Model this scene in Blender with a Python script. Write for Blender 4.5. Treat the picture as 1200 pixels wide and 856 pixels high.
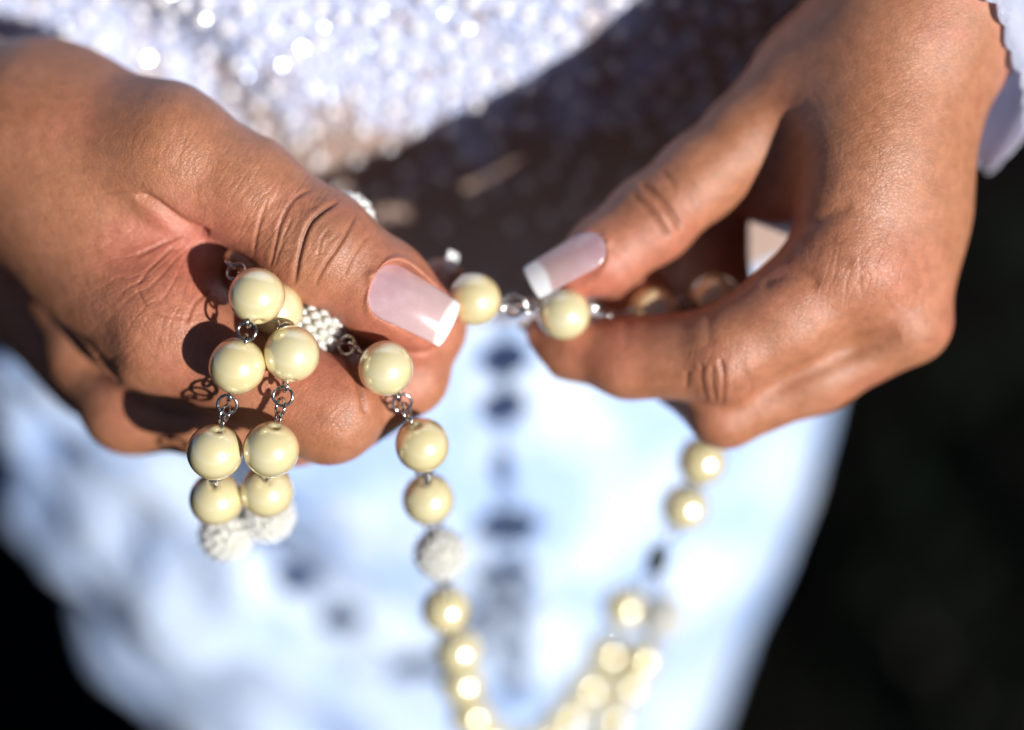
import bpy, bmesh, math, random
import numpy as np
from mathutils import Vector, Matrix, noise

random.seed(7); rng = np.random.default_rng(7)
for o in list(bpy.data.objects): bpy.data.objects.remove(o)
SC = bpy.context.scene
COL = SC.collection
MM = 0.001
# ------------------------------------------------------------------ camera
PPM = 6.3                    # photo pixels per mm at the focus distance
D = 340.0                    # mm from the lens to the hands
FPX = PPM * D
PITCH = math.radians(50)
FWD = np.array([0, math.cos(PITCH), -math.sin(PITCH)])
UP = np.array([0, math.sin(PITCH), math.cos(PITCH)])
RIGHT = np.array([1.0, 0, 0])
BASE = np.array([0, 0, 1000.0])                      # the hands are about a metre above the ground
CAM = BASE - FWD * D
cam_d = bpy.data.cameras.new('camera'); cam = bpy.data.objects.new('camera', cam_d); COL.objects.link(cam)
cam.location = CAM * MM
cam.rotation_euler = (math.pi / 2 - PITCH, 0, 0)
cam_d.sensor_width = 36; cam_d.lens = 36 * FPX / 1200
cam_d.clip_start = 0.01; cam_d.clip_end = 3000
cam_d.dof.use_dof = True
cam_d.dof.focus_distance = (D - 50 / PPM) * MM
cam_d.dof.aperture_fstop = 2.85
SC.camera = cam
# ------------------------------------------------------------------ light
L = np.array([.58, -.30, .755]); L /= np.linalg.norm(L)      # towards the sun: right, down, back (camera axes)
SUN = RIGHT * L[0] + UP * L[1] - FWD * L[2]
elev = math.asin(SUN[2]); azim = math.atan2(SUN[0], SUN[1])
world = bpy.data.worlds.new('World'); SC.world = world; world.use_nodes = True
wn = world.node_tree.nodes; wl = world.node_tree.links
bg = wn['Background']; sky = wn.new('ShaderNodeTexSky'); sky.sky_type = 'NISHITA'; sky.sun_disc = False
sky.sun_elevation = elev; sky.sun_rotation = azim; sky.air_density = .33; sky.dust_density = 0.2; sky.ozone_density = 2.5
wl.new(sky.outputs[0], bg.inputs[0]); bg.inputs[1].default_value = 0.05
sd = bpy.data.lights.new('sun', 'SUN'); sun = bpy.data.objects.new('sun', sd); COL.objects.link(sun)
sd.energy = 5.0; sd.angle = math.radians(0.9); sd.color = (1.0, .97, .93)
sun.rotation_euler = Vector(SUN).to_track_quat('Z', 'Y').to_euler()
sun.location = (0, 0, 4)
vs = SC.view_settings; vs.view_transform = 'Standard'; vs.look = 'None'; vs.exposure = 0.36; vs.gamma = 1
SC.render.engine = 'CYCLES'
SC.cycles.use_denoising = True
SC.cycles.sample_clamp_indirect = 6
SC.cycles.max_bounces = 8

# ------------------------------------------------------------------ helpers
def W(p):
    """photo pixel x, y and a distance z (in pixels at the hands, towards the camera) -> world mm"""
    p = np.asarray(p, float); one = p.ndim == 1
    if one: p = p[None]
    dep = D - p[:, 2] / PPM
    s = dep / FPX
    r = CAM + ((p[:, 0] - 600) * s)[:, None] * RIGHT - ((p[:, 1] - 428) * s)[:, None] * UP + dep[:, None] * FWD
    return r[0] if one else r
def proj(w):
    v = np.asarray(w, float) - CAM
    dep = v @ FWD
    return np.array([600 + (v @ RIGHT) / dep * FPX, 428 - (v @ UP) / dep * FPX, (D - dep) * PPM])

def link(name, me, mat=None, parent=None, smooth=True):
    o = bpy.data.objects.new(name, me); COL.objects.link(o)
    if mat is not None and len(me.materials) == 0:
        for m in (mat if isinstance(mat, (list, tuple)) else [mat]): me.materials.append(m)
    if smooth: me.polygons.foreach_set('use_smooth', [True] * len(me.polygons))
    if parent is not None:
        o.parent = parent
        o.matrix_parent_inverse = parent.matrix_world.inverted() if parent.type != 'EMPTY' else Matrix.Translation(-parent.location)
    return o
def empty(name, loc):
    o = bpy.data.objects.new(name, None); COL.objects.link(o); o.location = loc; o.empty_display_size = .01
    return o
def tag(o, label=None, cat=None, group=None, kind=None):
    if label: o['label'] = label
    if cat: o['category'] = cat
    if group: o['group'] = group
    if kind: o['kind'] = kind
    return o
def mesh(name, v, f):
    me = bpy.data.meshes.new(name)
    me.from_pydata([tuple(x) for x in v], [], [tuple(x) for x in f]); me.update()
    return me

def mat(name, base=(.8, .8, .8), rough=.5, **kw):
    m = bpy.data.materials.new(name); m.use_nodes = True
    b = m.node_tree.nodes['Principled BSDF']
    b.inputs['Base Color'].default_value = (*base, 1); b.inputs['Roughness'].default_value = rough
    for k, v in kw.items():
        b.inputs[k.replace('_', ' ')].default_value = v
    return m, m.node_tree.nodes, m.node_tree.links, b
def node(ns, t, **kw):
    n = ns.new(t)
    for k, v in kw.items(): setattr(n, k, v)
    return n

# ------------------------------------------------------------------ materials
# skin
SKIN, ns, ls, b = mat('skin', (.5, .25, .15), .42)
b.inputs['Subsurface Weight'].default_value = .2
b.inputs['Subsurface Radius'].default_value = (1.0, .35, .18)
b.inputs['Subsurface Scale'].default_value = .0022
b.inputs['Specular IOR Level'].default_value = .5
tc = node(ns, 'ShaderNodeTexCoord')
def noise_tex(scale, detail=4, rough=.5):
    n = node(ns, 'ShaderNodeTexNoise'); n.inputs['Scale'].default_value = scale
    n.inputs['Detail'].default_value = detail; n.inputs['Roughness'].default_value = rough
    ls.new(tc.outputs['Object'], n.inputs['Vector']); return n
def mixc(fac, a, bcol, blend='MIX'):
    m = node(ns, 'ShaderNodeMix', data_type='RGBA', blend_type=blend)
    if isinstance(fac, float): m.inputs[0].default_value = fac
    else: ls.new(fac, m.inputs[0])
    for i, v in ((6, a), (7, bcol)):
        if isinstance(v, tuple): m.inputs[i].default_value = (*v, 1)
        else: ls.new(v, m.inputs[i])
    return m.outputs[2]
def ramp(inp, lo, hi):
    r = node(ns, 'ShaderNodeMapRange'); r.inputs[1].default_value = lo; r.inputs[2].default_value = hi
    ls.new(inp, r.inputs[0]); return r.outputs[0]
def attr(nm):
    a = node(ns, 'ShaderNodeAttribute'); a.attribute_name = nm; return a.outputs['Fac']
n1 = noise_tex(110, 5, .6); n2 = noise_tex(420, 4, .65); n3 = noise_tex(1500, 2)
c = mixc(ramp(n1.outputs[0], .35, .7), (.365, .148, .072), (.43, .188, .104))
c = mixc(ramp(noise_tex(45, 3, .6).outputs[0], .52, .85), c, (.46, .15, .10))
c = mixc(attr('red'), c, (.50, .155, .103))
c = mixc(attr('pig'), c, (.20, .075, .04))
mot = node(ns, 'ShaderNodeMapRange'); mot.inputs[1].default_value = .3; mot.inputs[2].default_value = .75
mot.inputs[3].default_value = .80; mot.inputs[4].default_value = 1.12; ls.new(n2.outputs[0], mot.inputs[0])
c = mixc(1.0, c, mot.outputs[0], 'MULTIPLY')
# fine skin lines: stretched cell edges in two scales
mp = node(ns, 'ShaderNodeMapping'); ls.new(tc.outputs['Object'], mp.inputs['Vector'])
mp.inputs['Rotation'].default_value = (.3, .5, .6); mp.inputs['Scale'].default_value = (1, 1.5, 1.2)
wob = node(ns, 'ShaderNodeVectorMath', operation='MULTIPLY_ADD')
ls.new(noise_tex(300, 2).outputs['Color'], wob.inputs[0]); wob.inputs[1].default_value = (.0012,) * 3; ls.new(mp.outputs[0], wob.inputs[2])
def vor(scale):
    v = node(ns, 'ShaderNodeTexVoronoi', feature='DISTANCE_TO_EDGE'); v.inputs['Scale'].default_value = scale
    ls.new(wob.outputs[0], v.inputs['Vector']); return v.outputs['Distance']
h1 = ramp(vor(1050), 0, .16); h2 = ramp(vor(2100), 0, .2)
ln = node(ns, 'ShaderNodeMapRange'); ln.inputs[3].default_value = .91; ln.inputs[4].default_value = 1.03; ls.new(h1, ln.inputs[0])
ls.new(mixc(1.0, c, ln.outputs[0], 'MULTIPLY'), b.inputs['Base Color'])
ad = node(ns, 'ShaderNodeMath', operation='MULTIPLY_ADD'); ls.new(h2, ad.inputs[0]); ad.inputs[1].default_value = .55; ls.new(h1, ad.inputs[2])
ad2 = node(ns, 'ShaderNodeMath', operation='MULTIPLY_ADD'); ls.new(n3.outputs[0], ad2.inputs[0]); ad2.inputs[1].default_value = .8; ls.new(ad.outputs[0], ad2.inputs[2])
bp = node(ns, 'ShaderNodeBump'); bp.inputs['Strength'].default_value = .38; bp.inputs['Distance'].default_value = .0001
ls.new(ad2.outputs[0], bp.inputs['Height']); ls.new(bp.outputs[0], b.inputs['Normal'])
rr = node(ns, 'ShaderNodeMapRange'); rr.inputs[3].default_value = .36; rr.inputs[4].default_value = .54; ls.new(n2.outputs[0], rr.inputs[0]); ls.new(rr.outputs[0], b.inputs['Roughness'])

# nails
NAIL, ns, ls, b = mat('nail', (.64, .42, .40), .2, Coat_Weight=1, Coat_Roughness=.12, Coat_IOR=1.6)
b.inputs['Subsurface Weight'].default_value = .15; b.inputs['Subsurface Scale'].default_value = .001
tc = node(ns, 'ShaderNodeTexCoord')
c = mixc(attr('along'), (.42, .25, .29), (.52, .37, .33))
ls.new(mixc(ramp(attr('tip'), -.005, .04), mixc(ramp(noise_tex(350, 2).outputs[0], .4, .8), c, (.52, .36, .37)), (.78, .77, .78)), b.inputs['Base Color'])
TIP, ns, ls, b = mat('nail_tip', (.82, .80, .78), .2, Coat_Weight=.4, Coat_Roughness=.1)

# pearl
PEARL, ns, ls, b = mat('pearl', (.8, .66, .3), .14, Coat_Weight=1.0, Coat_Roughness=.22, Coat_IOR=2.5)
tc = node(ns, 'ShaderNodeTexCoord')
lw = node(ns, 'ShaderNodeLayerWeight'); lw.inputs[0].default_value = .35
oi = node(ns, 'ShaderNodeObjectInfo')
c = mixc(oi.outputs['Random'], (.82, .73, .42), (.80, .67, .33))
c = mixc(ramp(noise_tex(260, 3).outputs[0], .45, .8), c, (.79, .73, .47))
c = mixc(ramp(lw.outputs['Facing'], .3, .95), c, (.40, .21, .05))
ls.new(c, b.inputs['Base Color'])
b.inputs['Metallic'].default_value = .15
b.inputs['Subsurface Weight'].default_value = .1; b.inputs['Subsurface Scale'].default_value = .001
bp = node(ns, 'ShaderNodeBump'); bp.inputs['Strength'].default_value = .05; bp.inputs['Distance'].default_value = .0002
ls.new(noise_tex(900, 3).outputs[0], bp.inputs['Height']); ls.new(bp.outputs[0], b.inputs['Normal'])
METAL, ns, ls, b = mat('silver_wire', (.55, .54, .52), .16, Metallic=1.0)
tc = node(ns, 'ShaderNodeTexCoord')
ls.new(mixc(ramp(noise_tex(1500, 3).outputs[0], .4, .75), (.62, .61, .59), (.30, .28, .25)), b.inputs['Base Color'])
DARKMETAL, ns, ls, b = mat('dark_metal', (.06, .07, .07), .25, Metallic=.9)
SEED, ns, ls, b = mat('seed_bead', (.80, .80, .76), .12, Coat_Weight=1, Coat_Roughness=.15, Coat_IOR=1.9)
b.inputs['Transmission Weight'].default_value = .25
CORE, ns, ls, b = mat('bead_core', (.55, .53, .42), .3)
# dress
def fabric(name, c0, c1, sc, strength, rough, at=None):
    global ns, ls, tc
    m, ns, ls, b = mat(name, c0, rough)
    tc = node(ns, 'ShaderNodeTexCoord')
    big = noise_tex(sc, 5, .6)
    amt = big.outputs[0]
    if at:                                                     # brown replaces the lace colour, painting in the hand's shade
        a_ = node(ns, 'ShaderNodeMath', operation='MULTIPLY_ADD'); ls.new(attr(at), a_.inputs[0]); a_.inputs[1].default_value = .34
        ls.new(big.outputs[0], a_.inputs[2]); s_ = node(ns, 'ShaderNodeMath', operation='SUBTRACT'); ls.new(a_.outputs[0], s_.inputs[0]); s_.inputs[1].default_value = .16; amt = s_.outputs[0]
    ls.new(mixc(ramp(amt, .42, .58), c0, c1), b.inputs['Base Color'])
    wv = node(ns, 'ShaderNodeTexVoronoi', feature='DISTANCE_TO_EDGE'); wv.inputs['Scale'].default_value = sc * 4
    ls.new(tc.outputs['Object'], wv.inputs['Vector'])
    ad = node(ns, 'ShaderNodeMath', operation='MULTIPLY_ADD'); ls.new(wv.outputs['Distance'], ad.inputs[0]); ad.inputs[1].default_value = 1.2
    ls.new(big.outputs[0], ad.inputs[2])
    bp = node(ns, 'ShaderNodeBump'); bp.inputs['Strength'].default_value = strength; bp.inputs['Distance'].default_value = .002
    ls.new(ad.outputs[0], bp.inputs['Height']); ls.new(bp.outputs[0], b.inputs['Normal'])
    b.inputs['Sheen Weight'].default_value = .15
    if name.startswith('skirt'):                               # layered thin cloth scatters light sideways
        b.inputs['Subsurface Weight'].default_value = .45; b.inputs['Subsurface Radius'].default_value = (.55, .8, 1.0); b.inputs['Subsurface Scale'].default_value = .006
    if name.startswith('cuff'):                                # open lace lets the sun through
        tr = node(ns, 'ShaderNodeBsdfTranslucent'); tr.inputs[0].default_value = (.8, .82, .95, 1); mx = node(ns, 'ShaderNodeMixShader'); mx.inputs[0].default_value = .5
        ls.new(b.outputs[0], mx.inputs[1]); ls.new(tr.outputs[0], mx.inputs[2]); ls.new(mx.outputs[0], ns['Material Output'].inputs['Surface'])
    return m
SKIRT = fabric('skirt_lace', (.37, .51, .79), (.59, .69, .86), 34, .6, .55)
BODICE = fabric('bodice_lace_painted_shade', (.40, .275, .225), (.60, .65, .86), 120, .8, .5, 'lace')  # the brown paints the shade of her left hand into the cloth
LACE = fabric('cuff_lace', (.60, .66, .80), (.74, .78, .9), 300, .4, .6)
DBEAD, ns, ls, b = mat('dress_bead', (.86, .83, .84), .2, Coat_Weight=1, Coat_Roughness=.15)
CRYS, ns, ls, b = mat('crystal', (.74, .82, 1.0), .30, Metallic=.9)
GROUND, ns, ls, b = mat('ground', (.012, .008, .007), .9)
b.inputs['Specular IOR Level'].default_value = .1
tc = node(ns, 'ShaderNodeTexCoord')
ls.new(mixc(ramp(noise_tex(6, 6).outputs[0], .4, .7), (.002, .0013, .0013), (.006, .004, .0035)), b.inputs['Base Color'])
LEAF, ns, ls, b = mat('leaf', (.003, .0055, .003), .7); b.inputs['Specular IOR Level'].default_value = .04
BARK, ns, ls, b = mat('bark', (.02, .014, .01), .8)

# ------------------------------------------------------------------ implicit surfaces
def axis(a0, a1, step, f0, f1, far=14):
    """dense between f0 and f1, widening outside"""
    pts = list(np.arange(f0, f1 + step, step)); s = step
    x = f0
    lo = []
    while x > a0: s = min(s * 1.12, far); x -= s; lo.append(x)
    s = step; x = pts[-1]
    while x < a1: s = min(s * 1.12, far); x += s; pts.append(x)
    return np.array(lo[::-1] + pts, np.float32)
def smin(a, b, k):
    h = np.clip(.5 + .5 * (b - a) / k, 0, 1)
    return b + (a - b) * h - k * h * (1 - h)
class Field:
    def __init__(s, xs, ys, zs):
        s.x, s.y, s.z = xs, ys, zs
        s.X = xs[:, None, None]; s.Y = ys[None, :, None]; s.Z = zs[None, None, :]
        s.v = np.full((len(xs), len(ys), len(zs)), 1e4, np.float32)
    def cone(s, a, b, k, zf=1.0, sub=False):
        """round cone a=(x,y,z,r) to b, joined softly over k; zf flattens it in depth"""
        a = np.array(a, np.float32); b = np.array(b, np.float32)
        m = max(a[3], b[3]) + k * 1.5 + 40
        sl = tuple(slice(max(0, np.searchsorted(g, min(a[i], b[i]) - m)), np.searchsorted(g, max(a[i], b[i]) + m)) for i, g in enumerate((s.x, s.y, s.z)))
        X = s.X[sl[0]] - a[0]; Y = s.Y[:, sl[1]] - a[1]; Z = (s.Z[:, :, sl[2]] - a[2]) * zf
        d = b - a; d2 = d[2] * zf
        t = np.clip((X * d[0] + Y * d[1] + Z * d2) / max(d[0]**2 + d[1]**2 + d2**2, 1e-6), 0, 1)
        q = np.sqrt((X - t * d[0])**2 + (Y - t * d[1])**2 + (Z - t * d2)**2) - (a[3] + t * d[3])
        cur = s.v[sl]
        if sub: s.v[sl] = -smin(-cur, q, k)
        else: s.v[sl] = smin(cur, q, k)
    def chain(s, pts, k, kin=18, zf=1.0):
        for i in range(len(pts) - 1):
            s.cone(pts[i], pts[i + 1], k if i == 0 else kin, zf)
    def plane(s, p, n, k):
        """cut away what lies on the n side of p, with a rounded edge"""
        n = np.array(n, np.float32); n /= np.linalg.norm(n)
        q = (s.X - p[0]) * n[0] + (s.Y - p[1]) * n[1] + (s.Z - p[2]) * n[2]
        s.v = -smin(-s.v, -q, k).astype(np.float32)
    def surface(s):
        v = s.v; ins = v < 0
        nx, ny, nz = v.shape
        cs = np.zeros((nx - 1, ny - 1, nz - 1), np.int8)
        for i in (0, 1):
            for j in (0, 1):
                for k in (0, 1): cs += ins[i:nx - 1 + i, j:ny - 1 + j, k:nz - 1 + k]
        act = np.argwhere((cs > 0) & (cs < 8))
        idx = np.full(cs.shape, -1, np.int32); idx[tuple(act.T)] = np.arange(len(act))
        acc = np.zeros((len(act), 3)); cnt = np.zeros(len(act))
        G = (s.x, s.y, s.z)
        cor = [(i, j, k) for i in (0, 1) for j in (0, 1) for k in (0, 1)]
        for c0 in cor:
            for ax in range(3):
                if c0[ax]: continue
                c1 = list(c0); c1[ax] = 1
                p0 = act + c0; p1 = act + c1
                v0 = v[tuple(p0.T)]; v1 = v[tuple(p1.T)]
                m = (v0 < 0) != (v1 < 0)
                t = np.where(m, v0 / np.where(m, v0 - v1, 1), 0)
                for q in range(3):
                    g0 = G[q][p0[:, q]]; g1 = G[q][p1[:, q]]
                    acc[:, q] += np.where(m, g0 + (g1 - g0) * t, 0)
                cnt += m
        P = acc / cnt[:, None]
        F = []
        for ax in range(3):
            o1, o2 = [(1, 2), (2, 0), (0, 1)][ax]
            sa = [slice(1, n - 1) for n in v.shape]; sb = list(sa)
            sa[ax] = slice(0, v.shape[ax] - 1); sb[ax] = slice(1, v.shape[ax])
            a = ins[tuple(sa)]; bb = ins[tuple(sb)]
            e = np.argwhere(a != bb); fl = a[tuple(e.T)]
            off = np.array([1, 1, 1]); off[ax] = 0
            e = e + off
            def c(d1, d2):
                q = e.copy(); q[:, o1] -= d1; q[:, o2] -= d2
                return idx[tuple(q.T)]
            qd = np.stack([c(1, 1), c(0, 1), c(0, 0), c(1, 0)], 1)
            qd[~fl] = qd[~fl][:, ::-1]
            F.append(qd)
        F = np.concatenate(F); F = F[(F >= 0).all(1)]
        return P, F

def vnormals(P, F):
    n = np.cross(P[F[:, 2]] - P[F[:, 0]], P[F[:, 3]] - P[F[:, 1]])
    N = np.zeros_like(P)
    for i in range(4):
        for q in range(3): N[:, q] += np.bincount(F[:, i], n[:, q], len(P))
    return N / np.maximum(np.linalg.norm(N, axis=1), 1e-9)[:, None]
def smooth(P, F, it=2, lam=.5):
    e = np.concatenate([F[:, [0, 1]], F[:, [1, 2]], F[:, [2, 3]], F[:, [3, 0]]])
    deg = np.bincount(e[:, 0], minlength=len(P)) + np.bincount(e[:, 1], minlength=len(P))
    for _ in range(it):
        A = np.zeros_like(P)
        for q in range(3):
            A[:, q] = np.bincount(e[:, 0], P[e[:, 1], q], len(P)) + np.bincount(e[:, 1], P[e[:, 0], q], len(P))
        P = P + lam * (A / deg[:, None] - P)
    return P
def subdivide(P, F):
    """each quad in four"""
    e = np.concatenate([F[:, [0, 1]], F[:, [1, 2]], F[:, [2, 3]], F[:, [3, 0]]]); e.sort(axis=1)
    ue, inv = np.unique(e[:, 0].astype(np.int64) * len(P) + e[:, 1], return_inverse=True)
    n = len(P); m = len(F)
    E = (P[ue // n] + P[ue % n]) / 2; C = P[F].mean(1)
    ei = n + inv.reshape(4, m); ci = n + len(ue) + np.arange(m)
    Q = []
    for i in range(4):
        Q.append(np.stack([F[:, i], ei[i], ci, ei[i - 1]], 1))
    return np.concatenate([P, E, C]), np.concatenate(Q)
def seg_dist(P, poly):
    """distance to a polyline in the picture plane, and how far along it (0..1)"""
    best = np.full(len(P), 1e9); al = np.zeros(len(P)); n = len(poly) - 1
    for i in range(n):
        a = np.array(poly[i][:2], float); d = np.array(poly[i + 1][:2], float) - a
        t = np.clip(((P[:, :2] - a) @ d) / (d @ d), 0, 1)
        q = np.linalg.norm(P[:, :2] - a - t[:, None] * d, axis=1)
        m = q < best; best[m] = q[m]; al[m] = (i + t[m]) / n
    return best, al
def smoothpoly(poly, n=6):
    p = np.array(poly, float)
    for _ in range(2):
        q = [p[0]]
        for i in range(len(p) - 1):
            q += [p[i] * .75 + p[i + 1] * .25, p[i] * .25 + p[i + 1] * .75]
        q.append(p[-1]); p = np.array(q)
    return p
def crease(P, N, poly, width, depth, zmin=-1e9):
    poly = smoothpoly(poly); lo = poly.min(0) - 8 * width; hi = poly.max(0) + 8 * width
    m = (P[:, 0] > lo[0]) & (P[:, 0] < hi[0]) & (P[:, 1] > lo[1]) & (P[:, 1] < hi[1]) & (N[:, 2] > -.1) & (P[:, 2] > zmin)
    ii = np.where(m)[0]
    if len(ii) == 0: return
    d, al = seg_dist(P[ii], poly)
    fade = np.clip(np.minimum(al, 1 - al) * 5 + .12, 0, 1)
    h = -depth * np.exp(-(d / width)**2) + depth * .2 * np.exp(-((d - 2.6 * width) / (1.5 * width))**2)
    P[ii] += N[ii] * (h * fade)[:, None]

def biggest(P, F):
    lab = np.arange(len(P))
    while True:
        m = lab[F].min(1); new = lab.copy()
        for i in range(4): np.minimum.at(new, F[:, i], m)
        new = new[new]
        if (new == lab).all(): break
        lab = new
    k = np.bincount(lab).argmax(); keep = lab == k
    ren = np.cumsum(keep) - 1
    return P[keep], ren[F[keep[F].all(1)]]
_TAB = np.random.default_rng(3).random((256, 256))
def vnoise(x, y):
    xi = np.floor(x).astype(int); yi = np.floor(y).astype(int); fx = x - xi; fy = y - yi
    fx = fx * fx * (3 - 2 * fx); fy = fy * fy * (3 - 2 * fy)
    g = lambda a, c: _TAB[(xi + a) % 256, (yi + c) % 256]
    return (g(0, 0) * (1 - fx) + g(1, 0) * fx) * (1 - fy) + (g(0, 1) * (1 - fx) + g(1, 1) * fx) * fy
def ridges(P, N, c, d, ra, rb, wl, amp, stretch=6, polar=False, seed=0.0):
    """fine broken skin lines: d is the direction across the lines; polar makes them radiate from c"""
    X = P[:, 0] - c[0]; Y = P[:, 1] - c[1]; dl = math.hypot(*d[:2])
    if polar:
        R_ = np.hypot(X, Y); m = np.exp(-(((P[:, 0] - d[0]) / ra)**2 + ((P[:, 1] - d[1]) / rb)**2)); s_ = np.arctan2(Y, X) * 75; t_ = R_
    else:
        s_ = (X * d[0] + Y * d[1]) / dl; t_ = (-X * d[1] + Y * d[0]) / dl; m = np.exp(-((s_ / ra)**2 + (t_ / rb)**2))
    m = m * np.clip(N[:, 2] * 3, 0, 1); ii = np.where(m > .03)[0]
    s_, t_ = s_[ii] + seed, t_[ii]
    s_ = s_ + 5 * vnoise(t_ / 22 + seed, s_ / 40)
    q = 1 - np.abs(2 * vnoise(s_ / wl + seed, t_ / (wl * stretch) + seed * .7) - 1)
    h = -amp * np.clip((q - .72) / .28, 0, 1)**1.2
    P[ii] += N[ii] * (h * m[ii])[:, None]
class Nail:
    """a curved plate: p0 cuticle centre, p1 free edge centre, w width, n outward"""
    def __init__(s, p0, p1, w, n, arch=.22, bow=6, white=.82, thick=2.6, base_round=.30, taper=0.0):
        s.p0 = np.array(p0, float); a = np.array(p1, float) - s.p0
        s.L = np.linalg.norm(a); s.a = a / s.L
        n = np.array(n, float); n -= s.a * (n @ s.a); s.n = n / np.linalg.norm(n)
        s.s = np.cross(s.a, s.n); s.w = w; s.arch = arch; s.bow = bow; s.white = white; s.thick = thick; s.br = base_round; s.taper = taper; s.rim = 2.6
    def half(s, u):
        q = np.clip(1 - u / s.br, 0, 1)
        return s.w / 2 * np.sqrt(np.maximum(1 - q**2.4, 0)) * (1 - s.taper * u)
    def height(s, u, y):
        return -s.arch * y * y / (s.w / 2) - s.bow * (2 * (u - .35))**2 * .5
    def build(s, name, parent):
        nu, nv = 60, 30; V = []; al = []; tp = []
        for lay in (0, 1):
            for i in range(nu):
                u = i / (nu - 1); u = u**1.35
                for j in range(nv):
                    v = 2 * j / (nv - 1) - 1
                    y = v * s.half(max(u, .0006))
                    uu = u - (.022 * v**4 if u > .9 else 0) * (u - .9) / .1
                    edge = (1 - .8 * max(0, (abs(v) - .8) / .2)) if lay else 1
                    V.append(s.p0 + s.a * s.L * uu + s.s * y + s.n * (s.height(u, y) - lay * s.thick * edge)); al.append(u); tp.append(u - s.white - .05 * v * v + .02)
        F = []; wm = []
        def idn(l, i, j): return l * nu * nv + i * nv + j
        for i in range(nu - 1):
            for j in range(nv - 1):
                um = ((i + .5) / (nu - 1))**1.35; vm = 2 * (j + .5) / (nv - 1) - 1
                wh = um > s.white + .035 * vm * vm
                F.append((idn(0, i, j), idn(0, i, j + 1), idn(0, i + 1, j + 1), idn(0, i + 1, j))); wm.append(wh)
                F.append((idn(1, i, j), idn(1, i + 1, j), idn(1, i + 1, j + 1), idn(1, i, j + 1))); wm.append(wh)
        for i in range(nu - 1):
            um = ((i + .5) / (nu - 1))**1.35
            F.append((idn(0, i, 0), idn(0, i + 1, 0), idn(1, i + 1, 0), idn(1, i, 0))); wm.append(um > s.white)
            F.append((idn(0, i, nv - 1), idn(1, i, nv - 1), idn(1, i + 1, nv - 1), idn(0, i + 1, nv - 1))); wm.append(um > s.white)
        for j in range(nv - 1):
            F.append((idn(0, nu - 1, j), idn(0, nu - 1, j + 1), idn(1, nu - 1, j + 1), idn(1, nu - 1, j))); wm.append(True)
        me = mesh(name, W(np.array(V)) * MM, F)
        me.materials.append(NAIL)
        for nm, ar in (('along', al), ('tip', tp)): me.attributes.new(nm, 'FLOAT', 'POINT').data.foreach_set('value', np.array(ar, np.float32))
        bm = bmesh.new(); bm.from_mesh(me); bmesh.ops.recalc_face_normals(bm, faces=bm.faces); bm.to_mesh(me); bm.free()
        return link(name, me, None, parent)
    def seat(s, P, N):
        """press the skin under the plate and raise the fold round it"""
        r = P - s.p0; u = (r @ s.a) / s.L; y = r @ s.s; h = r @ s.n
        near = (u > -.25) & (u < 1.1) & (np.abs(y) < s.w * .8) & (np.abs(h) < s.w * .75) & (N @ s.n > -.35)
        ii = np.where(near)[0]; u, y, h = u[ii], y[ii], h[ii]
        hw = s.half(np.clip(u, .001, 1)); target = s.height(np.clip(u, 0, 1), np.clip(y, -s.w / 2, s.w / 2)) - s.thick - 1.0
        dx = np.where(u < 0, np.hypot(u * s.L, np.abs(y)), np.abs(y) - hw)          # distance outside the outline
        ins = np.clip(.5 - dx / 3.0, 0, 1)
        new = np.where(h > target, h + (target - h) * ins, h)
        rim = s.rim * np.exp(-((dx - 5) / 4.5)**2) * (dx > -2) * np.clip((1.02 - u) * 6, 0, 1)
        P[ii] += s.n * (new - h + rim)[:, None]

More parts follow.
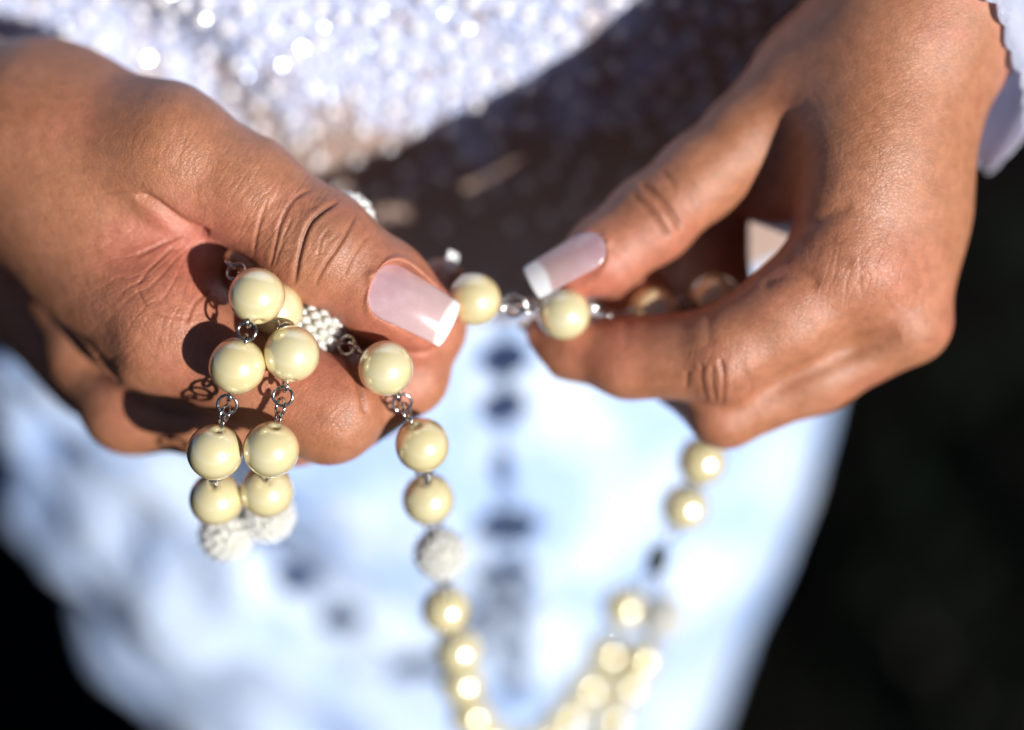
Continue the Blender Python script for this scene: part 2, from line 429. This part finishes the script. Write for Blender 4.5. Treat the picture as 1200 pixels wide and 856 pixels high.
def hand(name, fld, creases, nails, red, pig, parent, sub=True, smooth_it=3, extra=None):
    P, F = fld.surface()
    P, F = biggest(P, F)
    P = smooth(P, F, smooth_it)
    if sub:
        P, F = subdivide(P, F); P = smooth(P, F, 2)
    N = vnormals(P, F)
    if (N[:, 2] * (P[:, 2] - P[:, 2].mean())).sum() < 0: F = F[:, ::-1]; N = -N
    for c_ in creases: crease(P, N, *c_)
    if extra is not None: extra(P, N)
    for nl in nails: nl.seat(P, N)
    def blob(lst):
        a = np.zeros(len(P))
        for (x, y, z, r, v) in lst:
            a += v * np.exp(-(((P[:, 0] - x)**2 + (P[:, 1] - y)**2 + (P[:, 2] - z)**2) / r**2))
        return np.clip(a, 0, 1).astype(np.float32)
    rd, pg = blob(red), blob(pig)
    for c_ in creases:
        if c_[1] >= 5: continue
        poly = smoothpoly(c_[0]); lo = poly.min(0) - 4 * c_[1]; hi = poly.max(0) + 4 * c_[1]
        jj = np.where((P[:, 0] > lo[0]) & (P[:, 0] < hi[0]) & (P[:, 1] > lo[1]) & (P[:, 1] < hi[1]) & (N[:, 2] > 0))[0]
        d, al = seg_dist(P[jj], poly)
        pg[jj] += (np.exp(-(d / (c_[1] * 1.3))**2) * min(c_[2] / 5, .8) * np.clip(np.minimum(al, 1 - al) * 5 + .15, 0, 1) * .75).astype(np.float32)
    me = bpy.data.meshes.new(name)
    V = W(P) * MM
    me.vertices.add(len(V)); me.vertices.foreach_set('co', V.astype(np.float32).ravel())
    me.loops.add(len(F) * 4); me.polygons.add(len(F))
    me.loops.foreach_set('vertex_index', F[:, ::-1].astype(np.int32).ravel())
    me.polygons.foreach_set('loop_start', np.arange(0, len(F) * 4, 4, dtype=np.int32))
    me.update(calc_edges=True); me.validate()
    for nm, ar in (('red', rd), ('pig', np.clip(pg, 0, 1).astype(np.float32))):
        me.attributes.new(nm, 'FLOAT', 'POINT').data.foreach_set('value', ar)
    # winding: outside must face away from the flesh
    o = link(name, me, SKIN, parent)
    c0 = V.mean(0)
    vol = 0.0
    tri = V[F[:, ::-1][:, :3]]
    vol = np.einsum('ij,ij->i', tri[:, 0], np.cross(tri[:, 1], tri[:, 2])).sum()
    if vol < 0: me.flip_normals()
    return o

# ------------------------------------------------------------------ the setting
gv = [(-60, -60, 0), (60, -60, 0), (60, 60, 0), (-60, 60, 0)]
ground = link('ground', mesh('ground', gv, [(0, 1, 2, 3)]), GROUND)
tag(ground, kind='structure')

# ------------------------------------------------------------------ the person
person = empty('person', (0, .12, 0))
tag(person, 'bride in a white beaded lace dress drawing a pearl rosary between both hands', 'person')

# the dress: rings round the body, front profile and silhouettes
prof = np.array([(160, 86), (60, 90), (3, 88), (-60, 66), (-107, 50), (-196, 40), (-320, 34), (-520, 30), (-760, 10), (-990, -60)], float)   # height, front y
PL = np.array([(-400, -420), (0, -60), (200, -110), (400, -25), (560, 72), (600, 100), (680, 156), (740, 202), (840, 285), (900, 332), (1400, 470)], float)
PR = np.array([(-400, 1500), (0, 1130), (300, 1010), (470, 968), (600, 908), (700, 864), (780, 830), (860, 798), (900, 786), (1400, 740)], float)
hs = np.concatenate([np.linspace(160, -420, 150), np.linspace(-440, -995, 30)])
NR = 240
def ring(h):
    y0 = np.interp(-h, -prof[:, 0], prof[:, 1]); bdep = np.interp(-h, [-160, 0, 200, 500, 995], [85, 88, 95, 90, 240])
    side = np.array([0, y0 + bdep, 1000 + h])
    pr = proj(side); k = FPX / ((side - CAM) @ FWD)
    xl = (np.interp(pr[1], PL[:, 0], PL[:, 1]) - 600) / k; xr = (np.interp(pr[1], PR[:, 0], PR[:, 1]) - 600) / k
    if h < -430:
        t = (-h - 430) / 560; w0 = 1 + 1.5 * t * t; cx = (xl + xr) / 2; hw = (xr - xl) / 2 * w0; xl, xr = cx - hw, cx + hw
    return y0, bdep, (xl + xr) / 2, (xr - xl) / 2
rings = np.array([ring(h) for h in hs])
for _ in range(25): rings[1:-1] = (rings[:-2] + rings[1:-1] * 2 + rings[2:]) / 4
def dress_pt(h, ph):
    y0, bd, cx, hw = [np.interp(-h, -hs, rings[:, i]) for i in range(4)]
    sn, cs = math.sin(ph), math.cos(ph)
    e = 1.0
    x = cx + hw * math.copysign(abs(cs)**e, cs); y = y0 + bd * (1 - math.copysign(abs(sn)**e, sn))
    p = Vector((x, y, 1000 + h))
    n = noise.noise(p * .018) * 3.2 + noise.noise(p * .045) * 1.3
    lf = max(0, min(1, (-x - 10) / 70))                      # more folds where the skirt is pulled at her right hip
    n += lf * 2.2 * (noise.noise(Vector((x * .03 + h * .02, y * .03, h * .035))) * 7 + noise.noise(p * .06) * 2.5)
    cut = .85 if h < -25 else .55
    q = Vector((cs, -sn, 0))
    return p + q * n * cut
def dress_mesh(name, hh, NR=NR, push=0.0):
    V = []
    for h in hh:
        for j in range(NR):
            ph = 2 * math.pi * j / NR
            p = dress_pt(h, ph)
            if push: p = p + Vector((math.cos(ph), -math.sin(ph), 0)) * push
            V.append(p * MM)
    F = []
    for i in range(len(hh) - 1):
        for j in range(NR):
            F.append((i * NR + j, (i + 1) * NR + j, (i + 1) * NR + (j + 1) % NR, i * NR + (j + 1) % NR))
    return mesh(name, V, F)
HB = -64                                                       # where the beaded bodice ends and the skirt begins
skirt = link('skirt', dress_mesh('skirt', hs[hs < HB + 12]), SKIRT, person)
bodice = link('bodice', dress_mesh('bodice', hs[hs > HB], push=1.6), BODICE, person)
xx_ = np.array([v.co.x for v in bodice.data.vertices]) * 1000
zz_ = np.array([v.co.z for v in bodice.data.vertices]) * 1000 - 1000
bodice.data.attributes.new('lace', 'FLOAT', 'POINT').data.foreach_set('value', (np.clip((zz_ + 30) / 34, 0, 1) * np.clip(1.0 - (xx_ - 0) / 50, .15, 1)).astype(np.float32))  # painted shade: more brown towards the hem and her left side
skirt['label'] = 'smooth white skirt with soft folds'; bodice['label'] = 'white lace bodice sewn with small pearls and crystals'

# beads on the bodice
def ico(r, sub=2):
    bm = bmesh.new(); bmesh.ops.create_icosphere(bm, subdivisions=sub, radius=r * MM); me = bpy.data.meshes.new('bead'); bm.to_mesh(me); bm.free()
    me.polygons.foreach_set('use_smooth', [True] * len(me.polygons)); return me
def on_bodice(h, ph, out):
    p = dress_pt(h, ph) + Vector((math.cos(ph), -math.sin(ph), 0)) * (1.6 + out); return p
bead_me = ico(1.35, 3); bead_me.materials.append(DBEAD)
count = 0; tries = 0; spots = []
while count < 290 and tries < 20000:
    tries += 1
    h = random.uniform(-40, 75); ph = math.pi / 2 + random.uniform(-1.35, 1.35)
    p = on_bodice(h, ph, .9); q = proj(np.array(p))
    if not (-40 < q[0] < 1060 and -60 < q[1] < 270): continue
    if q[1] > 150 and random.random() < (q[1] - 150) / 140: continue
    if any((p - s_).length < 5.0 for s_ in spots): continue
    spots.append(p)
    o = bpy.data.objects.new('bead', bead_me); COL.objects.link(o); o.parent = bodice; o.location = p * MM; count += 1
# crystals and sequins too small to count
bm = bmesh.new(); src = ico(1.0, 1)
sv = np.array([v.co[:] for v in src.vertices]); sf = [tuple(p.vertices) for p in src.polygons]
V = []; F = []
for i in range(9000):
    h = random.uniform(-22, 85); ph = math.pi / 2 + random.uniform(-1.4, 1.4)
    if h < 0 and random.random() < -h / 26: continue
    p = on_bodice(h, ph, .35); k = random.uniform(.4, .8)
    o = len(V); R_ = np.array(Matrix.Rotation(random.uniform(0, 6), 3, Vector((random.random(), random.random(), random.random())).normalized()))
    V += list((sv * k) @ R_.T + np.array(p) * MM); F += [tuple(x + o for x in f) for f in sf]
bm.free()
bw = link('beadwork', mesh('beadwork', V, F), CRYS, bodice, smooth=False); tag(bw, kind='stuff')

# ------------------------------------------------------------------ her right hand (left in the picture)
Z0 = -62
def z(l): return [(x, y, zz + Z0, r) for (x, y, zz, r) in l]
f = Field(axis(-1150, 565, 2.7, -30, 565, 30), axis(-500, 590, 2.7, 20, 575, 30), axis(-760, 75, 2.7, -240, 75, 14))
f.chain(z([(-1300, -120, -900, 185), (-420, 70, -430, 148), (-120, 178, -210, 120)]), 60, 60)                 # forearm
f.chain(z([(-60, 120, -225, 96), (92, 276, -42, 80), (185, 375, 6, 78)]), 46, 60)                             # index metacarpal
f.chain(z([(-80, 190, -470, 96), (36, 316, -390, 88), (130, 440, -190, 62)]), 60, 40)                         # middle metacarpal
f.chain(z([(-20, 240, -400, 80), (120, 420, -230, 56)]), 40, 22)
f.chain(z([(-20, 220, -400, 70), (120, 380, -260, 50)]), 40, 22)
f.plane((46, 300, -16), (-.80, .34, .47), 44)                                                                  # the back of the hand turns away
f.chain(z([(-120, 178, -210, 117), (50, 163, -66, 106), (190, 178, 20, 75)]), 60, 60)                         # wrist to thumb base
f.chain(z([(190, 178, 22, 74), (285, 222, 34, 61), (372, 288, 40, 63), (448, 340, 34, 55), (488, 368, 26, 44)]), 40, 26)   # thumb
f.chain(z([(185, 375, 6, 78), (290, 432, 22, 60), (385, 481, 30, 65)]), 34, 26)                               # index, first segment
f.chain(z([(402, 480, 2, 56), (478, 440, -20, 46)]), 6, 12)
f.chain(z([(478, 440, -20, 46), (505, 385, -44, 38), (516, 332, -60, 29)]), 14, 20)
f.chain(z([(66, 352, -136, 34), (104, 418, -112, 42), (155, 470, -86, 57)]), 30, 30)
f.chain(z([(140, 455, -104, 54), (155, 470, -86, 57), (240, 482, -56, 50), (345, 492, -60, 50), (440, 470, -110, 44)]), 16, 22)   # middle finger
f.chain(z([(120, 420, -230, 56), (260, 440, -150, 48), (380, 420, -160, 44)]), 30, 22)                        # ring finger behind
f.chain(z([(120, 380, -260, 50), (260, 390, -200, 40), (350, 370, -200, 36)]), 30, 22)                        # little finger behind
f.chain(z([(190, 310, -110, 66), (400, 385, -128, 58), (480, 372, -130, 42)]), 20, 20)                        # palm
f.chain(z([(70, 240, -30, 70), (215, 300, -14, 46)]), 40, 30)                                                 # web between thumb and index
thumbR = Nail((437, 327, 29), (534, 379, 10), 73, (.10, -.26, .96), arch=.42, bow=11, white=.86, thick=2.2, taper=.20)
indexR = Nail((519, 345, -108), (541, 300, -112), 34, (.70, .30, .30), arch=.4, bow=5, white=.55)
creL = [
 ([(396, 236), (377, 248), (362, 262), (354, 285), (349, 305), (345, 332)], 2.4, 3.4),
 ([(367, 221), (347, 230), (335, 245), (327, 265), (321, 295), (316, 314)], 2.0, 1.6),
 ([(342, 256), (331, 280), (322, 312)], 1.5, 1.0),
 ([(417, 252), (407, 272), (395, 292), (380, 312), (369, 335)], 2.0, 2.0),
 ([(432, 276), (415, 298), (403, 323)], 2.0, 1.0),
 ([(313, 236), (303, 262), (297, 297)], 1.8, 1.5), 
 ([(385, 268), (376, 282), (372, 300)], 1.6, .8), ([(366, 300), (376, 296), (388, 300)], 1.5, .6),
 
 
 ([(160, 229), (185, 241), (205, 257), (225, 269), (246, 275)], 5.5, 9.0),
 ([(120, 226), (145, 226), (165, 232)], 2.2, 1.2),
 ([(215, 276), (190, 286), (158, 302)], 1.9, 1.3), ([(203, 290), (180, 310), (160, 334)], 1.8, 1.1), 
 ([(248, 341), (228, 353), (219, 378)], 2, 1.6), ([(160, 338), (175, 368), (222, 374)], 1.7, .9),
 
 
 ([(118, 432), (138, 456), (165, 470), (195, 480), (235, 487)], 4, 3.2),
 ([(408, 420), (420, 446), (428, 486)], 3.2, 2.5),
]
redL = [(510, 390, -10, 60, .7), (420, 390, 0, 60, .5), (230, 310, -20, 70, .6), (360, 440, 0, 60, .45), (520, 330, -60, 50, .7), (250, 270, 0, 50, .4), (170, 360, 0, 90, .25), (455, 300, 20, 40, .35)]
pigL = [(385, 255, 20, 46, .42), (212, 128, -30, 46, .5), (400, 545, -40, 60, .2), (20, 330, -60, 140, .25), (100, 120, -10, 90, .15), (430, 300, 20, 30, .25)]
def lumpsL(P, N):
    def g(x, y, r, a): 
        w_ = np.exp(-((P[:, 0] - x)**2 + (P[:, 1] - y)**2) / r**2) * (N[:, 2] > -.1); P[:] += N * (a * w_)[:, None]
    g(112, 395, 26, -10); g(124, 428, 22, -9); g(70, 405, 26, 3); g(200, 130, 30, 3); g(228, 300, 34, 3); g(265, 325, 24, -10); g(150, 235, 30, -3)
    g(440, 305, 20, -2.5)
    ridges(P, N, (335, 262), (.80, .60), 70, 70, 8, .95, 7)
    ridges(P, N, (300, 235), (.82, .57), 150, 80, 5, .45, 6, seed=11)
    ridges(P, N, (225, 165), (.95, .3), 70, 60, 7, .5, 5, seed=5)
    ridges(P, N, (238, 272), (180, 318), 75, 75, 6.5, 1.0, 12, polar=True, seed=3)
    ridges(P, N, (120, 260), (.9, -.45), 150, 170, 5.5, .28, 2.5, seed=21)
    ridges(P, N, (150, 380), (.6, .8), 130, 130, 5, .28, 2.5, seed=31)
    ridges(P, N, (150, 400), (.9, -.35), 120, 120, 5.5, .28, 2.5, seed=41)
    ridges(P, N, (380, 490), (.7, .7), 90, 80, 5, .4, 3, seed=51)
    ridges(P, N, (440, 360), (.8, .6), 70, 70, 5, .35, 4, seed=61)
handR = hand('hand', f, creL, [thumbR, indexR], redL, pigL, person, extra=lumpsL)
handR['label'] = 'her right hand with thumb laid over the curled index finger'
thumbR.build('fingernail', handR); indexR.build('fingernail', handR)

# ------------------------------------------------------------------ her left hand (right in the picture)
Z0 = -82
f = Field(axis(590, 1800, 3.0, 590, 1215, 30), axis(-1100, 545, 3.0, -15, 545, 30), axis(-520, 90, 3.0, -180, 90, 20))
f.chain(z([(1700, -1000, -420, 190), (1250, -330, -190, 140), (1106, -30, -30, 110)]), 60, 60)
f.chain(z([(1106, -30, -30, 110), (1050, 90, -14, 100)]), 60, 60)
f.chain(z([(1080, 20, -40, 100), (965, 98, -42, 74), (886, 156, -36, 50)]), 50, 50)
f.chain(z([(886, 156, -36, 50), (820, 208, -28, 47), (762, 258, -20, 48), (708, 300, -14, 43), (672, 322, -14, 29)]), 30, 24)
f.chain(z([(1058, 60, -10, 98), (1034, 180, 14, 88), (1005, 298, 26, 76)]), 50, 50)                            # index metacarpal
f.chain(z([(1005, 300, 26, 74), (928, 366, 26, 57), (850, 414, 22, 57)]), 26, 24)
f.chain(z([(848, 416, 18, 57), (737, 420, -18, 46)]), 9, 14)
f.chain(z([(737, 420, -18, 46), (668, 406, -44, 36), (632, 394, -52, 22)]), 16, 20)
f.chain(z([(1044, 100, -30, 86), (1058, 250, -14, 67), (1060, 372, -4, 54)]), 50, 50)                           # middle metacarpal
f.chain(z([(1060, 374, -14, 53), (955, 432, -30, 49), (850, 481, -34, 44)]), 14, 22)
f.chain(z([(850, 481, -34, 44), (796, 430, -80, 42), (746, 352, -88, 40), (706, 318, -82, 34)]), 10, 18)  # middle finger; unseen tip lengthened behind the thumb to block sun
f.chain(z([(1070, 140, -90, 80), (1045, 350, -80, 52), (885, 440, -95, 42), (836, 340, -135, 42), (834, 258, -140, 45)]), 24, 20)  # ring finger; hidden tip extended to stop sun leaking onto the bodice
f.chain(z([(1060, 160, -150, 66), (1030, 330, -140, 46), (900, 420, -150, 36), (800, 350, -170, 44), (790, 268, -165, 44)]), 24, 20)  # little finger; unseen tip likewise extended as a sun block
f.chain(z([(925, 150, -52, 48), (990, 220, -30, 52)]), 40, 20)
f.chain(z([(890, 206, -84, 54), (968, 236, -64, 54)]), 30, 20)                                                   # web
thumbL = Nail((707, 281, -46), (619, 330, -50), 50, (-.2, -.34, .9), arch=.26, bow=6, white=.77, thick=3, taper=.12)
indexL = Nail((660, 421, -136), (605, 386, -134), 34, (-.45, .75, .25), arch=.34, bow=5, white=.8, taper=.2); indexL.rim = .4
creR = [
 ([(750, 213), (770, 227), (786, 248), (798, 268)], 3.4, 3.4), ([(740, 227), (758, 242), (771, 258), (783, 278)], 3.2, 2.8), ([(775, 200), (785, 210), (792, 222)], 3, 1.5),
 ([(905, 280), (930, 265), (960, 256), (1000, 240)], 9, 2.2), ([(930, 284), (962, 296), (1000, 312)], 8, 2.0), ([(890, 336), (918, 318), (940, 322), (960, 336)], 8, 2.4),
 ([(823, 425), (822, 445), (828, 470)], 3, 1.0), ([(836, 428), (834, 445), (840, 472)], 2.8, 1.4), ([(845, 420), (849, 445), (846, 474)], 2.8, 1.6), ([(866, 420), (876, 440), (884, 462)], 2.8, 1.0), ([(806, 435), (804, 455)], 3, 1.2),
 ([(833, 362), (828, 382), (831, 408)], 7, 1.5), ([(736, 372), (731, 390), (733, 410)], 7, 1.0),
 ([(870, 470), (935, 440), (1000, 412), (1055, 392)], 12, 4.5),
 
 
]
redR = [(690, 330, -62, 60, .75), (700, 405, -42, 60, .5), (930, 300, -32, 70, .35), (1060, 325, -12, 60, .35), (800, 290, -52, 60, .45), (850, 450, -32, 60, .25)]
pigR = [(762, 225, -52, 40, .4), (850, 445, -22, 40, .25), (840, 130, -72, 50, .35), (1074, 210, 8, 3.6, 1.0), (640, 415, -72, 34, .35), (1076, 212, 8, 3, .9), (960, 260, -22, 50, .2)]
def lumpsR(P, N):
    def g(x, y, r, a): 
        w_ = np.exp(-((P[:, 0] - x)**2 + (P[:, 1] - y)**2) / r**2) * (N[:, 2] > -.1); P[:] += N * (a * w_)[:, None]
    g(1055, 320, 34, 4); g(1000, 412, 24, -4); g(920, 190, 40, -8); g(845, 140, 24, 3); g(1085, 385, 30, 4); g(850, 440, 30, 3)
    ridges(P, N, (1030, 335), (.95, .25), 90, 50, 7, .8, 4)
    ridges(P, N, (850, 445), (.98, .1), 45, 40, 7, .8, 6, seed=4)
    ridges(P, N, (770, 240), (-.8, .6), 50, 60, 9, .8, 6, seed=9)
    ridges(P, N, (1020, 180), (.4, .9), 150, 120, 6, .4, 3, seed=14)
    ridges(P, N, (940, 260), (.1, .99), 50, 70, 9, .5, 5, seed=19)
handL = hand('hand', f, creR, [thumbL, indexL], redR, pigR, person, sub=True, smooth_it=4, extra=lumpsR)
handL['label'] = 'her left hand holding a pearl between thumb and index finger'
thumbL.build('fingernail', handL); indexL.build('fingernail', handL)

# lace cuff round her left wrist
V = []; F = []; nr, na = 14, 260
cen = np.array([1124, 80, -100.]); e1 = np.array([76, 26, 10.]); e2 = np.array([-10, -110, 125.]); ax_ = np.array([140, -240, -60.]); ax_ /= np.linalg.norm(ax_)
for i in range(nr):
    t = i / (nr - 1)
    for j in range(na):
        a = 2 * math.pi * j / na
        sc_ = 1 + .10 * t + .03 * math.sin(a * 9 + i * .5) * (1 - t)
        off = t * 420 - (7 * abs(math.sin(a * 14)) + 5 * math.sin(a * 5) if i == 0 else 0)
        V.append(cen + (e1 * math.cos(a) + e2 * math.sin(a)) * sc_ + ax_ * off)
for i in range(nr - 1):
    for j in range(na): F.append((i * na + j, i * na + (j + 1) % na, (i + 1) * na + (j + 1) % na, (i + 1) * na + j))
cuff = link('sleeve', mesh('sleeve', W(np.array(V)) * MM, F), LACE, person); cuff['label'] = 'white lace sleeve end at her left wrist'
m_ = cuff.modifiers.new('s', 'SOLIDIFY'); m_.thickness = .0005

# ------------------------------------------------------------------ the rosary
ros = empty('rosary', tuple(W((560, 420, 0)) * MM))
tag(ros, 'cream pearl rosary with silver links draped over and between her hands', 'rosary')
RB = 5.15
def pearl_mesh():
    bm = bmesh.new(); bmesh.ops.create_uvsphere(bm, u_segments=40, v_segments=28, radius=RB * MM)
    for v in bm.verts:                                          # drilled ends
        r_ = math.hypot(v.co.x, v.co.y) / MM
        if r_ < 1.2: v.co.z *= 1 - .13 * (1 - r_ / 1.2)
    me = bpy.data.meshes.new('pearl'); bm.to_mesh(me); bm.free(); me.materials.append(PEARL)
    me.polygons.foreach_set('use_smooth', [True] * len(me.polygons)); return me
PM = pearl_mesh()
def torus(R_, r_, n=28, m=10, sx=1.0):
    V = []; F = []
    for i in range(n):
        a = 2 * math.pi * i / n
        for j in range(m):
            b_ = 2 * math.pi * j / m; q = R_ + r_ * math.cos(b_)
            V.append((q * math.cos(a) * sx * MM, r_ * math.sin(b_) * MM, q * math.sin(a) * MM))
    for i in range(n):
        for j in range(m): F.append((i * m + j, ((i + 1) % n) * m + j, ((i + 1) % n) * m + (j + 1) % m, i * m + (j + 1) % m))
    me = mesh('link', V, F); me.materials.append(METAL); me.polygons.foreach_set('use_smooth', [True] * len(me.polygons)); return me
RING = torus(1.75, .30); EYE = torus(1.15, .28, 22, 9); BIGRING = torus(2.2, .32)
core_me = ico(4.5, 3); core_me.materials.append(CORE)
V = []; F = []; src = ico(.92, 2); sv = np.array([v.co[:] for v in src.vertices]); sf = [tuple(p.vertices) for p in src.polygons]
for i in range(84):
    t = 1 - 2 * (i + .5) / 84; r_ = math.sqrt(1 - t * t); a = i * 2.39996
    o = len(V); V += list(sv + np.array([r_ * math.cos(a), r_ * math.sin(a), t]) * 4.75 * MM); F += [tuple(x + o for x in q) for q in sf]
seed_me = mesh('seed_beads', V, F); seed_me.materials.append(SEED); seed_me.polygons.foreach_set('use_smooth', [True] * len(seed_me.polygons))
def put(name, me, pos, d, roll=0.0, parent=None):
    """pos world mm, d the local z direction"""
    o = bpy.data.objects.new(name, me); COL.objects.link(o); par = parent or ros
    o.parent = par
    q = Vector(d).to_track_quat('Z', 'Y').to_matrix().to_4x4() @ Matrix.Rotation(roll, 4, 'Z')
    if parent is None: o.location = Vector(pos) * MM - ros.location; o.rotation_euler = q.to_euler()
    return o
def solve(prev, px, py, gap, sign=-1):
    """the depth at which the next bead is one gap from the last one"""
    zz = np.linspace(prev[3], prev[3] + sign * 140, 300)
    P_ = W(np.stack([np.full(300, px), np.full(300, py), zz], 1))
    d_ = np.abs(np.linalg.norm(P_ - prev[:3], axis=1) - gap)
    return zz[np.argmin(d_)]
def strand(items, gap=16.2, big=False, links=True, fade=None):
    """items: (px, py, z or None, kind)"""
    pos = []; prev = None
    for (px, py, zz, kd) in items:
        if zz is None: zz = solve((*prev[0], prev[1]), px, py, gap)
        w_ = W((px, py, zz)); prev = (w_, zz); pos.append((w_, kd))
    n = len(pos)
    for i, (w_, kd) in enumerate(pos):
        a = pos[max(i - 1, 0)][0]; c_ = pos[min(i + 1, n - 1)][0]; d_ = c_ - a; d_ /= np.linalg.norm(d_)
        if kd == 'p': put('pearl', PM, w_, d_, random.uniform(0, 6))
        elif kd == 'b':
            o = put('beaded_ball', core_me, w_, d_, random.uniform(0, 6))
            s_ = put('seed_beads', seed_me, w_, d_, 0, o); s_['kind'] = 'stuff'
        elif kd == 'm': medal(w_, d_)
        if i < n - 1 and links:
            b_, kb = pos[i + 1]; e = b_ - w_; dist = np.linalg.norm(e); e /= dist
            ra = {'p': RB, 'b': 5.3, 'm': 4.6, '-': 0}[kd]; rb = {'p': RB, 'b': 5.3, 'm': 4.6, '-': 0}[kb]
            g0, g1 = ra, dist - rb; gapl = g1 - g0
            if gapl < .6: continue
            roll = random.uniform(-.5, .5)
            view = CAM - w_; view /= np.linalg.norm(view); sidev = np.cross(e, view); sidev /= np.linalg.norm(sidev)
            def loop(me, s_, flat, nm, tilt=0.0, scl=1.0, fwd=0.0):
                # local z along e; local y is the ring's own axis
                ya = Vector(view if flat else sidev); ez = Vector(e); ya = (ya - ez * ya.dot(ez)).normalized(); xa = ya.cross(ez)
                M = Matrix((xa, ya, ez)).transposed().to_4x4() @ Matrix.Rotation(tilt, 4, 'Z')
                o = bpy.data.objects.new(nm, me); COL.objects.link(o); o.parent = ros
                o.location = Vector(w_ + e * s_ + view * fwd) * MM - ros.location; o.rotation_euler = M.to_euler(); o.scale = (scl, scl, scl)
            me = BIGRING if big else RING
            rad = 2.2 if big else 1.75
            if gapl > 3.0:
                if gapl < 4.6: loop(EYE, g0 + .5, True, 'eye_loop', .5, 1, 1.5); loop(EYE, g1 - .5, True, 'eye_loop', -.5, 1, 1.5)
                loop(EYE, g0 + .75, False, 'eye_loop', random.uniform(-.4, .4)); loop(EYE, g1 - .75, False, 'eye_loop', random.uniform(-.4, .4))
                if gapl > 6.2:
                    loop(me, g0 + gapl * .36, True, 'link', random.uniform(-.4, .4)); loop(me, g0 + gapl * .64, False, 'link', random.uniform(-.5, .5))
                else: loop(me, (g0 + g1) / 2, True, 'link', random.uniform(-.3, .3), max(.85, min(1, gapl / 5.0)), 1.3 if gapl < 4.6 else 0)
            else: loop(RING, (g0 + g1) / 2, True, 'link', .3, .95, 2.6); loop(EYE, g0 - .3, False, 'eye_loop', .3, 1, 1.6); loop(EYE, g1 + .3, False, 'eye_loop', -.3, 1, 1.6)
    return pos
def medal(w_, d_):
    bm = bmesh.new(); prof_ = [(0, 1.1), (2.2, 1.0), (3.1, .6), (3.5, 1.3), (4.1, 1.2), (4.2, .3), (4.2, -.3), (4.1, -1.2), (3.5, -1.3), (3.1, -.6), (2.2, -1.0), (0, -1.1)]
    n = 32; rows = []
    for r_, h_ in prof_:
        rows.append([bm.verts.new((r_ * math.cos(2 * math.pi * j / n) * .68 * MM, h_ * MM, r_ * math.sin(2 * math.pi * j / n) * 1.05 * MM)) for j in range(n)])
    for i in range(len(rows) - 1):
        for j in range(n):
            bm.faces.new((rows[i][j], rows[i][(j + 1) % n], rows[i + 1][(j + 1) % n], rows[i + 1][j]))
    bmesh.ops.remove_doubles(bm, verts=bm.verts, dist=1e-6); bmesh.ops.recalc_face_normals(bm, faces=bm.faces)
    me = bpy.data.meshes.new('medal'); bm.to_mesh(me); bm.free(); me.materials.append(DARKMETAL); me.polygons.foreach_set('use_smooth', [True] * len(me.polygons))
    o = put('medal', me, w_, d_, .4); o['label'] = 'dark oval metal medal where the strands meet'

strand([(268, 308, 20, '-'), (301, 347, 62, 'p'), (278, 429, 62, 'p'), (252, 530, 36, 'p'), (253.5, 585, None, 'p'), (265, 626, None, 'b')])
strand([(323, 362, 4, 'p'), (342, 415, 54, 'p'), (318, 527, 44, 'p'), (313, 576, None, 'p'), (314, 604, None, 'b')])
left = strand([(328, 352, -5, '-'), (372, 384, -34, 'b'), (452, 432, 24, 'p'), (495, 522, -22, 'p'), (502, 585, None, 'p'), (516, 650, None, 'b'), (522, 714, None, 'p'), (537, 762, None, 'p'), (541, 800, None, 'p'),
        (552, 838, None, 'p'), (573, 864, None, 'p'), (604, 880, -800, 'p'), (638, 866, -830, 'p'), (662, 838, -800, 'p'), (687, 805, -740, 'p'), (711, 765, -660, 'p'), (731, 711, -550, 'p'), (770, 656, -440, 'm')], gap=17.6)
strand([(848, 470, -180, '-'), (822, 540, -270, 'p'), (802, 594, -340, 'p'), (770, 656, -440, 'm'), (776, 724, -540, 'b'), (749, 771, -640, 'p'), (734, 803, -735, 'p'), (716, 842, -825, 'p'), (704, 880, -910, 'p')])
strand([(556, 351, -58, 'p'), (661, 368, -72, 'p')], big=True)
strand([(661, 368, -72, '-'), (766, 366, -124, 'p'), (836, 350, -136, 'p')])
strand([(406, 258, -60, 'b'), (470, 300, -70, '-')], links=False)

# ------------------------------------------------------------------ low shrub in the dark behind her
def shrub(x, y, hgt, n, label):
    e = empty('shrub', (x, y, 0)); tag(e, label, 'shrub')
    V = []; F = []
    for k in range(5):
        a = random.uniform(0, 6.28); tip = Vector((math.cos(a) * .12, math.sin(a) * .12, hgt * .8)); o = len(V)
        for t, r_ in ((0, .012), (.5, .008), (1, .003)):
            for j in range(6): V.append(Vector((x, y, 0)) + tip * t + Vector((math.cos(j * 1.047) * r_, math.sin(j * 1.047) * r_, 0)))
        for i in range(2):
            for j in range(6): F.append((o + i * 6 + j, o + i * 6 + (j + 1) % 6, o + i * 6 + 6 + (j + 1) % 6, o + i * 6 + 6 + j))
    link('stem', mesh('stem', V, F), BARK, e)
    V = []; F = []
    for k in range(n):
        d_ = Vector((random.gauss(0, 1), random.gauss(0, 1), random.gauss(0, .8))).normalized() * random.uniform(.4, 1) * .25
        p = Vector((x, y, hgt * .75)) + d_; a = Vector((random.gauss(0, 1), random.gauss(0, 1), random.gauss(0, 1))).normalized(); s_ = a.orthogonal().normalized(); o = len(V); l_ = random.uniform(.03, .06)
        V += [p, p + a * l_ * .5 + s_ * l_ * .28, p + a * l_, p + a * l_ * .5 - s_ * l_ * .28]; F.append((o, o + 1, o + 2, o + 3))
    c_ = link('crown', mesh('crown', V, F), LEAF, e)
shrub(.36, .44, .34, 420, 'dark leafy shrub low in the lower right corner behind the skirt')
